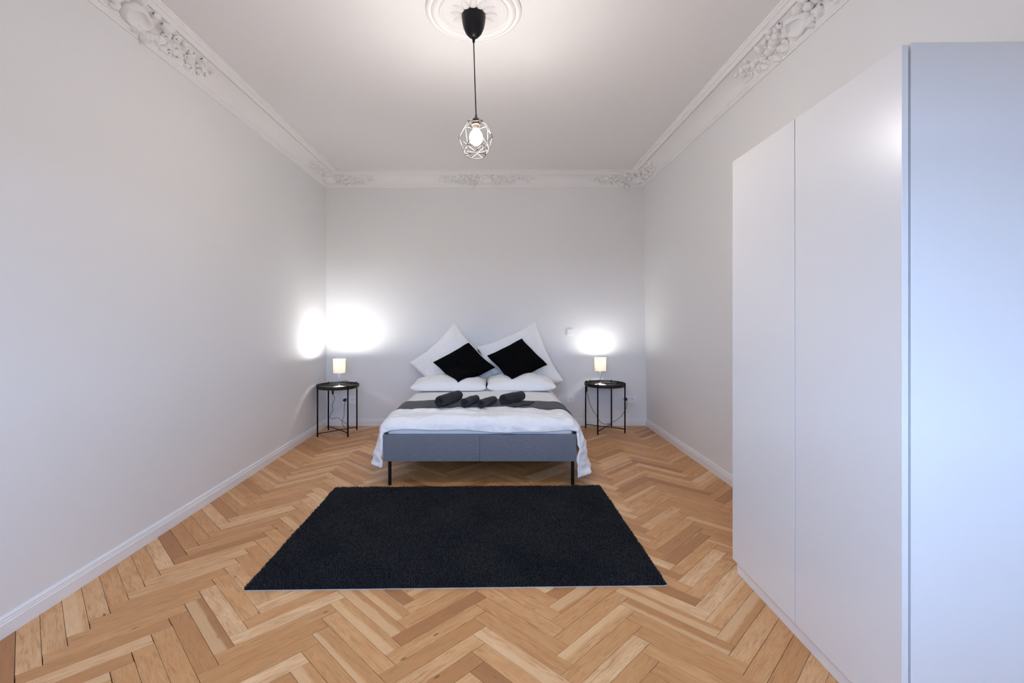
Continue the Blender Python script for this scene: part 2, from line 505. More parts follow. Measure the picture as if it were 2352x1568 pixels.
cor_b = struct(extrude_profile('trim_3', CP, [
    lambda p, z: (XL(YBACK, CB) + p, YBACK - p + (.003 if p == 0 else 0), z),
    lambda p, z: (XR(YBACK, CB) - p, YBACK - p + (.003 if p == 0 else 0), z)], M_plaster))
for o in (cor_l, cor_r, cor_b): smooth_angle(o, 40)

# shared relief pieces: leaf, scroll, bud, cartouche (local x along, y across the frieze, z out of it)
def leaf_mesh():
    v = []; f = []; nu, nv = 8, 6
    for i in range(nu + 1):
        u = i / nu
        wdt = 0.42 * math.sin(math.pi * min(1, u * .93 + .07)) ** .7 * (1 + .16 * math.sin(u * 22))
        for j in range(nv + 1):
            s = j / nv * 2 - 1
            h = .30 * (1 - s * s) + .05 + .22 * math.sin(u * math.pi) - .10 * math.exp(-(s / .22) ** 2) + .25 * max(0, u - .65)
            if abs(s) > .99: h = -.12
            v.append((u, s * wdt + .18 * u * u, h * (.5 + .5 * math.sin(math.pi * min(1, u + .15)))))
    for i in range(nu):
        for j in range(nv):
            a = i * (nv + 1) + j; f.append((a, a + nv + 1, a + nv + 2, a + 1))
    me = bpy.data.meshes.new('acanthus_leaf'); me.from_pydata(v, [], f); me.materials.append(M_plaster); me.shade_smooth(); return me
def scroll_mesh():
    pts = []; rad = []
    for k in range(26):
        t = k / 25
        if t < .35:
            q = t / .35; pts.append((q * .62, -.30 + .25 * q * q - .05 * q, .08)); rad.append(.055 + .06 * q)
        else:
            q = (t - .35) / .65; a = -math.pi / 2 + q * 3.4 * math.pi; r = .30 * (1 - q * .82)
            pts.append((.62 + r * math.cos(a), .20 + r * math.sin(a), .08 + .10 * q)); rad.append(.115 * (1 - .45 * q))
    mb = MB().tube(pts, rad, 6)
    me = bpy.data.meshes.new('scroll'); me.from_pydata(mb.v, [], mb.f); me.materials.append(M_plaster); me.shade_smooth(); return me
def bud_mesh():
    mb = MB()
    for k in range(6):
        a = k * math.pi / 3
        mb.lathe([(0, .30), (.16, .26), (.24, .14), (.22, -.1)], 7, (.32 * math.cos(a), .32 * math.sin(a), 0))
    mb.lathe([(0, .42), (.14, .38), (.20, .25), (.18, -.1)], 8)
    me = bpy.data.meshes.new('flower_bud'); me.from_pydata(mb.v, [], mb.f); me.materials.append(M_plaster); me.shade_smooth(); return me
def cart_mesh():
    mb = MB().lathe([(0, .10), (.30, .12), (.55, .20), (.66, .34), (.74, .38), (.83, .34), (.88, .22), (.96, .24), (1.0, .12), (1.0, -.2)], 28)
    me = bpy.data.meshes.new('cartouche'); me.from_pydata([(x, y * .62 * (1 + .12 * math.cos(3 * math.atan2(y, x))), z) for x, y, z in mb.v], [], mb.f)
    me.materials.append(M_plaster); me.shade_smooth(); return me
LEAF, SCROLL, BUD, CART = leaf_mesh(), scroll_mesh(), bud_mesh(), cart_mesh()

def frieze(q):
    """point (p, z) and tangent across the frieze, q in 0..1"""
    a = (0.04 + .92 * q) * math.pi / 2
    return (.145 - .120 * math.cos(a), 2.802 + .082 * math.sin(a)), (.120 * math.sin(a), .082 * math.cos(a))
def make_ornament(wall, s0, parent, lo, hi, seed, big=1.0, cart=True):
    """relief cluster on one wall: s = run along the wall (y for side walls, x for back), from lo to hi around s0"""
    r = random.Random(seed)
    root = empty('stucco_ornament'); root.parent = parent
    def frame(s, q, lift=0.0):
        (p, z), (tp, tz) = frieze(q)
        if wall == 'left': P = Vector((XL(s, CB) + p, s, z)); A = Vector((0, 1, 0)); T = Vector((tp, 0, tz))
        elif wall == 'right': P = Vector((XR(s, CB) - p, s, z)); A = Vector((0, -1, 0)); T = Vector((-tp, 0, tz))
        else: P = Vector((s, YBACK - p, z)); A = Vector((1, 0, 0)); T = Vector((0, -tp, tz))
        T.normalize(); N = A.cross(T)
        room = Vector((0, 2.6, 2.0)) - P
        if N.dot(room) < 0: N = -N
        return P + N * lift, A, T, N
    def put(me, s, q, ang, sc, lift=0.0, mirror=False):
        P, A, T, N = frame(s, q, lift)
        ca, sa = math.cos(ang), math.sin(ang)
        X = A * ca + T * sa; Y = -A * sa + T * ca
        if mirror: Y = -Y
        o = bpy.data.objects.new(me.name.split('.')[0], me); COL.objects.link(o); o.parent = root
        o.matrix_local = Matrix((( X.x * sc, Y.x * sc, N.x * sc, P.x), (X.y * sc, Y.y * sc, N.y * sc, P.y), (X.z * sc, Y.z * sc, N.z * sc, P.z), (0, 0, 0, 1)))
        return o
    if cart: put(CART, s0, .48, 0, .085 * big, .004)
    for sg, lim in ((-1, lo), (1, hi)):
        L = abs(lim)
        if L < .05: continue
        base = 0 if sg > 0 else math.pi
        for k in range(int(34 * L / .6)):
            d = (.07 * big if cart else .03) + (L - .08) * (k + .5) / int(34 * L / .6)
            fade = 1 - .45 * d / L
            q = r.uniform(.08, .95) if d < L * .75 else r.uniform(.3, .8)
            put(LEAF, s0 + sg * d, q, base + r.uniform(-1.2, 1.2), r.uniform(.045, .080) * big * fade, -.002, r.random() < .5)
        for k in range(int(8 * L / .6)):
            d = (.10 * big if cart else .05) + (L - .16) * (k + r.random() * .6) / max(1, int(8 * L / .6))
            put(SCROLL, s0 + sg * d, r.choice((.25, .72)), base + r.uniform(-.4, .4), r.uniform(.06, .09) * big * (1 - .4 * d / L), .0, k % 2 == 0)
        for k in range(int(5 * L / .6)):
            d = .12 + (L - .15) * r.random()
            put(BUD, s0 + sg * d, r.uniform(.3, .8), r.random() * 6, r.uniform(.018, .030) * big, 0)
    # leaves that creep over the upper and lower band near the cartouche
    for k in range(6):
        d = r.uniform(-.16, .16)
        if (d < 0 and abs(lo) < .1) or (d > 0 and abs(hi) < .1): continue
        put(LEAF, s0 + d, r.choice((0.0, 1.0)), r.uniform(0, 6.28), r.uniform(.04, .06) * big, .002, r.random() < .5)
    return root
make_ornament('left', 2.52, cor_l, -.62, .62, 3, 1.15)
make_ornament('right', 2.58, cor_r, -.62, .62, 4, 1.15)
make_ornament('back', (XL(YBACK, CB) + XR(YBACK, CB)) / 2 + .02, cor_b, -.55, .55, 5, 1.0)
make_ornament('back', XL(YBACK, CB) + .12, cor_b, 0, .50, 6, 1.0, False)
make_ornament('back', XR(YBACK, CB) - .12, cor_b, -.52, 0, 7, 1.0, False)
make_ornament('left', YBACK - .12, cor_l, -.55, 0, 8, 1.0, False)
make_ornament('right', YBACK - .12, cor_r, -.55, 0, 9, 1.0, False)
def corner_boss(x, y, sx, parent):
    o = bpy.data.objects.new('cartouche', CART); COL.objects.link(o); o.parent = parent
    X = Vector((1, sx, 0)).normalized(); N = Vector((sx * .45, -.45, -.77)).normalized(); Y = N.cross(X).normalized(); X = Y.cross(N)
    sc = .085
    o.matrix_local = Matrix(((X.x * sc, Y.x * sc, N.x * sc, x), (X.y * sc, Y.y * sc, N.y * sc, y), (X.z * sc, Y.z * sc, N.z * sc, 2.858), (0, 0, 0, 1)))
corner_boss(XL(YBACK, CB) + .08, YBACK - .08, 1, cor_b)
corner_boss(XR(YBACK, CB) - .08, YBACK - .08, -1, cor_b)

# ceiling rosette
RX, RY = -0.127, 2.60
ros = empty('ceiling_rosette', (RX, RY, H))
tag(ros, 'round white plaster rosette with stepped rings on the ceiling', 'rosette')
smooth_angle(MB().lathe([(.262, .002), (.262, -.006), (.256, -.012), (.246, -.014), (.238, -.010), (.234, -.010), (.228, -.018), (.216, -.022), (.204, -.018), (.198, -.010),
                         (.192, -.010), (.187, -.017), (.178, -.020), (.168, -.014), (.164, -.008), (.10, -.008), (.085, -.010), (.06, -.014), (.03, -.016), (.0, -.016)], 72).build('ring_disc', M_plaster, ros, True), 35)
for k in range(12):
    a = k * math.pi / 6
    o = bpy.data.objects.new('petal', LEAF); COL.objects.link(o); o.parent = ros
    o.matrix_local = Matrix.Rotation(a, 4, 'Z') @ Matrix.Translation((.045, 0, -.008)) @ Matrix.Diagonal((.085, .05, -.03, 1))

# ------------------------------------------------------------------ pendant lamp
pend = empty('pendant_lamp', (RX, RY, H))
tag(pend, 'black pendant lamp with geometric wire cage shade and glowing bulb', 'pendant lamp')
smooth_angle(MB().lathe([(.0, -.010), (.058, -.010), (.064, -.018), (.0655, -.028), (.064, -.050), (.057, -.085), (.044, -.115), (.026, -.136), (.012, -.142), (.009, -.148), (.006, -.168), (0, -.168)], 40).build('canopy', M_cup, pend, True), 40)
cage_z = 2.243 - H
cx_off = 0.013
MB().tube(spline([(0, 0, -.165), (.004, 0, -.30), (.009, 0, -.45), (cx_off, 0, cage_z + .115)], 6), .0032, 8).build('cord', M_cable, pend, True)
CZ = Vector((cx_off, 0, cage_z))
smooth_angle(MB().lathe([(0, .120), (.005, .119), (.007, .100), (.016, .096), (.019, .088), (.019, .070), (.023, .068), (.023, .060), (.017, .058), (.017, .036), (0, .036)], 24, CZ).build('lamp_holder', M_socket, pend, True), 40)
bulb_mat = emit_mat('bulb_glow', (1.0, 0.935, 0.875), BULB)
MB().lathe([(0, -.052), (.014, -.049), (.027, -.040), (.034, -.025), (.036, -.010), (.034, .006), (.027, .020), (.019, .030), (.015, .042), (0, .042)], 24, CZ).build('bulb', bulb_mat, pend, True)
NS = 5
def ringv(r, z, ph): return [CZ + Vector((r * math.cos(ph + 2 * math.pi * k / NS), r * math.sin(ph + 2 * math.pi * k / NS), z)) for k in range(NS)]
r0 = ringv(.022, .086, .25); r1 = ringv(.066, .062, .25); r2 = ringv(.097, -.018, .25 + math.pi / NS)
r3 = ringv(.074, -.070, .25); r4 = ringv(.058, -.108, .25 + math.pi / NS)
edges = []
for k in range(NS):
    j = (k + 1) % NS
    edges += [(r0[k], r1[k]), (r1[k], r1[j]), (r1[k], r2[k]), (r1[j], r2[k]), (r2[k], r3[k]), (r2[k], r3[j]), (r3[k], r3[j]), (r3[k], r4[k]), (r3[j], r4[k]), (r4[k], r4[j]), (r0[k], r0[j])]
cg = MB()
for a, b in edges: cg.tube([a, b], .0017, 6)
cg.build('wire_cage', M_cage, pend, True)

# ------------------------------------------------------------------ wardrobe
WY0, WY1 = 1.33, 2.32
ward = empty('wardrobe', (1.1425, WY0, 0), -math.atan2(1.157 - 1.1425, WY1 - WY0))
tag(ward, 'tall white two-door wardrobe with smooth handleless doors', 'wardrobe')
WL, WT = WY1 - WY0, 2.010
DW = 0.018
cx0, cx1 = DW + .006, .555
MB().box(cx0, cx1, 0.0, .018, 0, WT + .002).build('side_panel', M_ward, ward, bevel=.0012)
MB().box(cx0, cx1, WL - .018, WL, 0, WT + .002).build('side_panel', M_ward, ward, bevel=.0012)
MB().box(cx0 + .001, cx1, .018, WL - .018, WT - .018, WT).build('top_panel', M_ward, ward, bevel=.001)
MB().box(cx0 + .001, cx1, .018, WL - .018, .066, .084).build('bottom_panel', M_ward, ward, bevel=.001)
MB().box(cx1 - .006, cx1, .018, WL - .018, .066, WT - .018).build('back_panel', M_ward, ward)
MB().box(.014, .028, .020, WL - .020, .0, .054).build('plinth', M_ward, ward, bevel=.001)
ymid = 1.8235 - WY0
MB().box(0, DW, .0015, ymid - .003, .060, WT - .004).build('door', M_ward, ward, bevel=.0012)
MB().box(0, DW, ymid + .003, WL - .0015, .060, WT - .004).build('door', M_ward, ward, bevel=.0012)

# ------------------------------------------------------------------ bed
BX, BF = -0.126, 3.505
bed = empty('bed', (BX, BF, 0))
tag(bed, 'grey fabric upholstered bed frame on thin black metal legs', 'bed')
HWB = .717
YB_L = YBACK - .008 - BF
def padded(name, x0, x1, y0, y1, z0, z1, m, bev=.012):
    o = MB().box(x0, x1, y0, y1, z0, z1).build(name, m, bed, bevel=bev, seg=4); o.data.shade_smooth(); return o
for sx in (-1, 1):
    a, b = sorted((sx * HWB, sx * .0006))
    padded('foot_panel', a, b, 0, .035, .182, .380, M_bedfab, .003)
for sx in (-1, 1):
    a, b = sorted((sx * HWB, sx * (HWB - .016)))
    padded('side_rail', a, b, .035, YB_L - .07, .182, .370, M_bedfab, .004)
hb = MB(); n = 10; prof = []
for k in range(n + 1):
    a = math.pi / 2 * k / n; prof.append((HWB - .07 + .07 * math.sin(a), .885 - .07 + .07 * math.cos(a)))
pts = [(-HWB, .182)] + [(-x, z) for x, z in reversed(prof)][0:] + prof + [(HWB, .182)]
N = len(pts)
hv = [(x, YB_L - .07, z) for x, z in pts] + [(x, YB_L, z) for x, z in pts]
hb.add(hv, [tuple(range(N)), tuple(range(2 * N - 1, N - 1, -1))] + [(k, N + k, N + (k + 1) % N, (k + 1) % N) for k in range(N)])
h_ = hb.build('headboard', M_bedfab, bed, bevel=.014, seg=4); h_.data.shade_smooth()
sl = MB()
for k in range(14): sl.box(-HWB + .016, HWB - .016, .12 + k * .128, .18 + k * .128, .290, .302)
sl_ = sl.build('slat_base', M_black, bed); sl_['kind'] = 'stuff'
for lx, ly in ((-HWB + .044, .026), (HWB - .024, .026), (-HWB + .03, YB_L - .10), (HWB - .03, YB_L - .10)):
    MB().lathe([(0, 0), (.0125, 0), (.0125, .19), (0, .19)], 16, (lx, ly, 0)).build('leg', M_black, bed, True, bevel=.001)

mat_o = MB().box(BX - .699, BX + .699, BF + .037, YBACK - .080, .301, .452).build('mattress', M_sheet, None, bevel=.035, seg=5)
mat_o.data.shade_smooth()
tag(mat_o, 'mattress in a pale sheet showing as a strip between duvet and bed frame', 'mattress')

# duvet surface
TOPZ, AH, RE, RF = .472, .712, .085, .055
def duvet_pt(s, y, t_front):
    """s: arc length across from the centre line; y: position along; t_front >= 0: arc past the front edge"""
    a = abs(s); sg = 1 if s >= 0 else -1
    flat = AH - RE + .02
    crown = .018 * (1 - (min(a, flat) / flat) ** 2)
    hang = 0.0
    if a <= flat: x, z = a, TOPZ + crown
    else:
        q = a - flat; al = RE * math.pi / 2
        if q < al:
            th = q / RE; x = flat + RE * math.sin(th); z = TOPZ - RE * (1 - math.cos(th))
        else:
            hang = q - al
            x = flat + RE + hang * .30; z = TOPZ - RE - hang * .955
    # front edge
    yf = BF + .085
    if t_front > 0:
        wtop = 1 - sstep(AH - .03, AH + .09, a)
        al = RF * math.pi / 2
        if t_front < al:
            th = t_front / RF; yb = yf - RF * math.sin(th); zb = z - RF * (1 - math.cos(th))
        else:
            yb = yf - RF - (t_front - al) * .10; zb = z - RF - (t_front - al) * .97
        ys = yf - t_front * .93; zs = z
        yy = lerp(ys, yb, wtop); zz = lerp(zs, zb, wtop)
        if x > .716: x -= (x - .716) * (1 - wtop) * min(1, t_front / .075) ** 1.6      # the hanging corner closes in on the foot panel
        return Vector((sg * x, yy, zz)), hang
    return Vector((sg * x, y, z)), hang
def wr_(p, seed, sc): return noise.noise(Vector((p[0] * sc[0] + seed, p[1] * sc[1], seed * .37)))
def duvet_disp(s, l, hang, tf):
    d = .009 * wr_((s, l), 3.1, (2.6, 2.2)) + .007 * wr_((s, l), 9.7, (7, 6))
    rg = 1 - abs(wr_((s * .8 + l * .6, l - s * .5), 12.4, (5, 8))) * 2.2
    d += .012 * max(0, rg) ** 3 * (.25 + .75 * sstep(.95, 1.3, l) + .6 * sstep(0, .08, hang))
    d += .005 * wr_((s, l), 5.2, (22, 19)) * (.35 + sstep(.9, 1.3, l) + sstep(0, .1, hang)) + .003 * wr_((s, l), 8.2, (48, 40)) * (.3 + sstep(.9, 1.3, l))
    # diagonal creases towards the foot end, stronger on the left front
    cr = math.sin((s * .9 + l * 2.6) * 13 + 3 * wr_((s, l), 1.0, (2, 2)))
    d += .004 * max(0, cr) * sstep(.9, 1.35, l)
    fold = math.exp(-(((l - 1.26) - .10 * math.sin(s * 3.2 + 1.3)) / .035) ** 2)
    d += .020 * fold * (1 - sstep(-.35, .25, s))
    d += .012 * sstep(0, .2, hang) * math.sin(l * 17 + 2 * wr_((s, l), 4, (1, 3)))
    return d
def duvet_grid(name, m, y_head, l_end, s_lo, s_hi, nu, nv, off, thick, hem=None, front_wave=True):
    V = []; yf = BF + .085
    L1 = y_head - yf
    info = []
    for j in range(nv + 1):
        row = []
        for i in range(nu + 1):
            u = i / nu
            l = l_end * j / nv
            if front_wave and j / nv > .8:
                # front hem rises and falls along its width
                pass
            lo, hi = (s_lo, s_hi) if hem is None else hem(l)
            s = lerp(lo, hi, u)
            le = l
            if front_wave:
                le = l + (.018 * max(0, 1 - (s / .66) ** 2) + .006 * math.sin(s * 5.3 + .6) + .004 * math.sin(s * 14) - .012 * sstep(.45, .66, s) + .010 * sstep(-.15, .3, s) - .003) * (l / l_end) ** 3
            tf = max(0, le - L1)
            p, hg = duvet_pt(s, y_head - le, tf)
            row.append((p, s, le, hg, tf))
        info.append(row)
    P = [[q[0] for q in r] for r in info]
    for j in range(nv + 1):
        for i in range(nu + 1):
            a = P[j][max(0, i - 1)]; b = P[j][min(nu, i + 1)]; c = P[max(0, j - 1)][i]; d = P[min(nv, j + 1)][i]
            nrm = (b - a).cross(c - d)
            if nrm.length < 1e-9: nrm = Vector((0, 0, 1))
            nrm.normalize()
            _, s, le, hg, tf = info[j][i]
            q = P[j][i] + nrm * (duvet_disp(s, le, hg, tf) + off)
            V.append((q.x + BX, q.y, q.z))
    f = [(j * (nu + 1) + i, (j + 1) * (nu + 1) + i, (j + 1) * (nu + 1) + i + 1, j * (nu + 1) + i + 1) for j in range(nv) for i in range(nu)]
    o = mesh(name, V, f, m, None, True)
    sd = o.modifiers.new('thickness', 'SOLIDIFY'); sd.thickness = thick; sd.offset = 0
    sb = o.modifiers.new('soft', 'SUBSURF'); sb.levels = 1; sb.render_levels = 1
    return o
Y_HEAD = 5.02
def hem(l):
    lo = -(.66 + .133 + .10 + .14 * sstep(.2, 1.3, l) + .015 * math.sin(l * 9))
    hi = (.66 + .133 + .12 + .20 * sstep(.2, 1.4, l) + .015 * math.sin(l * 8 + 1))
    return lo, hi
duvet = duvet_grid('duvet', M_cloth, Y_HEAD, 1.532, 0, 0, 150, 150, .010, .022, hem)
tag(duvet, 'white crinkled cotton duvet draped over the bed', 'duvet')

# runner follows the duvet surface
def runner_mesh():
    nu, nv = 90, 14; V = []
    l0, l1 = Y_HEAD - 4.24, Y_HEAD - 3.90
    S = .66 + .133 + .085
    P = []
    for j in range(nv + 1):
        row = []
        for i in range(nu + 1):
            s = lerp(-S, S, i / nu); l = lerp(l0, l1, j / nv) + .008 * math.sin(s * 5)
            p, hg = duvet_pt(s, Y_HEAD - l, 0); row.append((p, s, l, hg))
        P.append(row)
    for j in range(nv + 1):
        for i in range(nu + 1):
            a = P[j][max(0, i - 1)][0]; b = P[j][min(nu, i + 1)][0]; c = P[max(0, j - 1)][i][0]; d = P[min(nv, j + 1)][i][0]
            nrm = (b - a).cross(c - d).normalized(); p, s, l, hg = P[j][i]
            q = p + nrm * (duvet_disp(s, l, hg, 0) + .0265)
            V.append((q.x + BX, q.y, q.z))
    f = [(j * (nu + 1) + i, (j + 1) * (nu + 1) + i, (j + 1) * (nu + 1) + i + 1, j * (nu + 1) + i + 1) for j in range(nv) for i in range(nu)]
    o = mesh('bed_runner', V, f, M_runner, None, True)
    sd = o.modifiers.new('thickness', 'SOLIDIFY'); sd.thickness = .006; sd.offset = 0
    return o
tag(runner_mesh(), 'dark grey fabric runner laid across the white duvet', 'bed runner')

# ------------------------------------------------------------------ pillows and cushions
def pillow(name, m, w, h, t, center, phi, lean, seed, pinch=.05, wrinkle=.008, power=.42, squash=None, n=48, yaw=0.0, rest=()):
    """square pillow; phi: turn in its own plane, lean: tilt back from upright (90 = lying flat)"""
    L = math.radians(lean)
    ex = Vector((1, 0, 0)); ey = Vector((0, math.sin(L), math.cos(L))); ez = ex.cross(ey)
    Rz = Matrix.Rotation(math.radians(yaw), 3, 'Z'); ex, ey, ez = Rz @ ex, Rz @ ey, Rz @ ez
    c, s = math.cos(phi), math.sin(phi)
    ax, ay = ex * c + ey * s, -ex * s + ey * c
    C = Vector(center); V = []; idx = {}
    F = []
    for side in (1, -1):
        for i in range(n + 1):
            for j in range(n + 1):
                u, v = i / n * 2 - 1, j / n * 2 - 1
                edge = i in (0, n) or j in (0, n)
                if edge and side < 0: idx[(side, i, j)] = idx[(1, i, j)]; continue
                u2, v2 = math.sin(u * math.pi / 2) * .35 + u * .65, math.sin(v * math.pi / 2) * .35 + v * .65
                x = w / 2 * u2 * (1 - pinch * (1 - v2 * v2) ** 1.0)
                y = h / 2 * v2 * (1 - pinch * (1 - u2 * u2) ** 1.0)
                b = max(0, (1 - u2 * u2) * (1 - v2 * v2)) ** power
                # radial wrinkles from the corners and soft dents
                z = side * t / 2 * b
                nz = noise.noise(Vector((x * 5 + seed, y * 5, side + seed)))
                nz2 = noise.noise(Vector((x * 15 + seed * 2, y * 15, side * 2)))
                rdg = max(0, 1 - abs(noise.noise(Vector((x * 8 + y * 3 + seed, y * 11 - x * 4, side + seed * 3)))) * 3.0) ** 2
                fine = noise.noise(Vector((x * 34 + seed, y * 34, side * 5)))
                z += wrinkle * (nz * 1.2 + .5 * nz2 + .55 * rdg + .16 * fine) * (b + .15)
                x += .010 * noise.noise(Vector((y * 6, seed, .3))); y += .010 * noise.noise(Vector((x * 6, seed + 4, .7)))
                p = C + ax * x + ay * y + ez * z
                if squash is not None and p.z < squash[0]: p.z = squash[0] - (squash[0] - p.z) * squash[1]
                idx[(side, i, j)] = len(V); V.append(p)
        for i in range(n):
            for j in range(n):
                q = (idx[(side, i, j)], idx[(side, i + 1, j)], idx[(side, i + 1, j + 1)], idx[(side, i, j + 1)])
                F.append(q if side > 0 else q[::-1])
    if rest:
        # drape over what it rests on: where the back would sink in, lift front and back together along the pillow's normal
        trees = [BVHTree.FromPolygons([v.co.copy() for v in r.data.vertices], [list(q.vertices) for q in r.data.polygons]) for r in rest]
        lift = np.zeros((n + 1, n + 1))
        for i in range(n + 1):
            for j in range(n + 1):
                b0 = V[idx[(-1, i, j)]]
                for t in trees:
                    hit = t.ray_cast(b0 + ez * .4, -ez)
                    if hit[0] is not None: lift[i, j] = max(lift[i, j], min(.16, .4 - hit[3] - .003))
        base = lift.copy()
        for _ in range(10):
            q = np.pad(lift, 1, mode='edge')
            lift = np.maximum(base, (q[:-2, 1:-1] + q[2:, 1:-1] + q[1:-1, :-2] + q[1:-1, 2:]) / 4)
        done = set()
        for (sd, i, j), k in idx.items():
            if k not in done: V[k] = V[k] + ez * lift[i, j]; done.add(k)
    o = mesh(name, V, F, m, None, True, recalc=True)
    sb = o.modifiers.new('soft', 'SUBSURF'); sb.levels = 1; sb.render_levels = 1
    return o

p_sr = pillow('pillow', M_pillow, .74, .76, .17, (.26, 5.325, .735), math.radians(24), 14, 4.1, pinch=.08, wrinkle=.020, squash=(.53, .28), yaw=-2)
tag(p_sr, 'big white square pillow leaning upright on the side nearer the light switch', 'pillow')
p_sl = pillow('pillow', M_pillow, .80, .70, .17, (-.475, 5.310, .70), math.radians(-46), 14, 1.3, pinch=.10, wrinkle=.020, squash=(.54, .28), yaw=-5, rest=[p_sr])
tag(p_sl, 'big white square pillow standing on its corner against the grey headboard corner', 'pillow')
p_fl = pillow('pillow', M_pillow, .772, .44, .185, (-.487, 4.965, .556), 0.0, 88, 7.7, pinch=.03, wrinkle=.012, power=.36, squash=(.515, .12))
tag(p_fl, 'white flat pillow lying below the black cushion set on its corner', 'pillow')
p_fr = pillow('pillow', M_pillow, .705, .44, .205, (.246, 4.965, .566), math.radians(1), 88, 9.2, pinch=.03, wrinkle=.012, power=.36, squash=(.515, .12))
tag(p_fr, 'white plump flat pillow lying in front of the bedside socket side', 'pillow')
o = pillow('cushion', M_blackfab, .485, .485, .12, (-.356, 5.085, .748), math.radians(-51), 47, 2.2, pinch=.07, wrinkle=.010, rest=[p_fl, p_fr, p_sl, p_sr])
tag(o, 'black square cushion tipped onto its corner, on the pillows at the headboard corner', 'cushion')
o = pillow('cushion', M_blackfab, .475, .475, .12, (.220, 5.090, .799), math.radians(-57), 47, 6.6, pinch=.06, wrinkle=.010, rest=[p_fl, p_fr, p_sl, p_sr])
tag(o, 'black square cushion leaning on the pillow nearer the light switch', 'cushion')

# ------------------------------------------------------------------ rolled towels
def towel(label, A, B, R, seed, flat=1.0, turns=2.6, tail=0.0, twist=0.0):
    """roll from A (spiral end towards the foot of the bed) to B"""
    A, B = Vector(A), Vector(B)
    ax = (B - A).normalized(); side = ax.cross(Vector((0, 0, 1))).normalized(); up = side.cross(ax)
    Lr = (B - A).length
    ns, nl, th = 70, 14, .0085
    outer = []; inner = []
    r0 = .007
    for k in range(ns + 1):
        t = k / ns
        a = -math.pi / 2 + twist + (t - 1) * turns * 2 * math.pi
        r = lerp(r0, R - th / 2, t ** .8)
        x, y = r * math.cos(a), r * math.sin(a) * flat
        outer.append((x, y)); 
    if tail:
        for q in range(1, 9): outer.append((tail * q / 8, -R * flat + .003))
    npt = len(outer)
    sec = []
    nrm = []
    for k in range(npt):
        a = outer[max(0, k - 1)]; b = outer[min(npt - 1, k + 1)]
        d = Vector((b[0] - a[0], b[1] - a[1])).normalized(); nrm.append((d.y, -d.x))
    loop = [(outer[k][0] + nrm[k][0] * th / 2, outer[k][1] + nrm[k][1] * th / 2) for k in range(npt)] + \
           [(outer[k][0] - nrm[k][0] * th / 2, outer[k][1] - nrm[k][1] * th / 2) for k in range(npt - 1, -1, -1)]
    N = len(loop); V = []; F = []
    for j in range(nl + 1):
        q = j / nl
        endr = 1 - .06 * (abs(q * 2 - 1) ** 6)
        for (k, (x, y)) in enumerate(loop):
            rr = math.hypot(x, y) / R
            bulge = 1 + .10 * noise.noise(Vector((q * 4 + seed, math.atan2(y, x) * .8, seed))) * min(1, rr)
            slip = .010 * (1 - rr) * (1 if q > .5 else -1) * (2 * abs(q - .5)) ** 3
            bend = .012 * math.sin(q * math.pi * 1.5 + seed) 
            p = A + ax * (Lr * q - slip + .006 * noise.noise(Vector((x * 40, y * 40, seed + q)))) + side * (x * endr * bulge + bend * .4) + up * (y * endr * bulge)
            V.append(p)
    for j in range(nl):
        for k in range(N):
            F.append((j * N + k, j * N + (k + 1) % N, (j + 1) * N + (k + 1) % N, (j + 1) * N + k))
    h = npt
    for base in (0, nl * N):
        for k in range(npt - 1):
            F.append((base + k, base + k + 1, base + N - 2 - k, base + N - 1 - k))
    o = mesh('rolled_towel', V, F, M_towel, None, True, recalc=True)
    smooth_angle(o, 50)
    tag(o, label, 'towel', 'rolled towels on the bed runner')
    return o
TZ = .512
towel('large dark grey rolled towel at the headboard-corner end of the row on the bed runner', (-.472, 3.86, TZ + .052), (-.330, 4.16, TZ + .056), .052, 1.0, turns=2.4)
towel('small round dark grey rolled towel next to the longest rolled towel', (-.266, 3.84, TZ + .045), (-.175, 4.03, TZ + .047), .042, 2.0, turns=2.2)
towel('small flattened dark grey rolled towel between a small and a large roll', (-.128, 3.80, TZ + .043), (-.028, 4.00, TZ + .046), .044, 3.0, flat=.84, turns=2.2)
towel('dark grey rolled towel with a loose end spread on the bed runner', (.056, 3.93, TZ + .055), (.218, 4.13, TZ + .057), .049, 4.0, turns=3.0, tail=.13)

# ------------------------------------------------------------------ rug
RW, RH = 1.94, 1.30
rug = empty('rug', (-.193, 2.815, 0), math.radians(1.2))
tag(rug, 'black short pile rectangular rug on the parquet in front of the bed', 'rug')
MB().box(-RW / 2, RW / 2, -RH / 2, RH / 2, .0, .004).build('backing', M_rugback, rug)
ng_x, ng_y = 160, 108
V = []; Fq = []
for j in range(ng_y + 1):
    for i in range(ng_x + 1):
        x, y = RW * (i / ng_x - .5), RH * (j / ng_y - .5)
        e = min(RW / 2 - abs(x), RH / 2 - abs(y))
        z = .0035 + .0085 * min(1, (e / .008)) ** .5 + .0012 * noise.noise(Vector((x * 30, y * 30, 0)))
        V.append((x * (1 - .001), y * (1 - .001), z))
for j in range(ng_y):
    for i in range(ng_x):
        a = j * (ng_x + 1) + i; Fq.append((a, a + 1, a + ng_x + 2, a + ng_x + 1))
mesh('base_weave', V, Fq, M_rugbase, rug, True)
rs = np.random.default_rng(5)
sp = .0053
gx, gy = np.meshgrid(np.arange(-RW / 2 + .002, RW / 2, sp), np.arange(-RH / 2 + .002, RH / 2, sp))
px = (gx + rs.uniform(-.5, .5, gx.shape) * sp * .9).ravel(); py = (gy + rs.uniform(-.5, .5, gx.shape) * sp * .9).ravel()
px = np.clip(px, -RW / 2 + .001, RW / 2 - .001); py = np.clip(py, -RH / 2 + .001, RH / 2 - .001)
nt = px.size
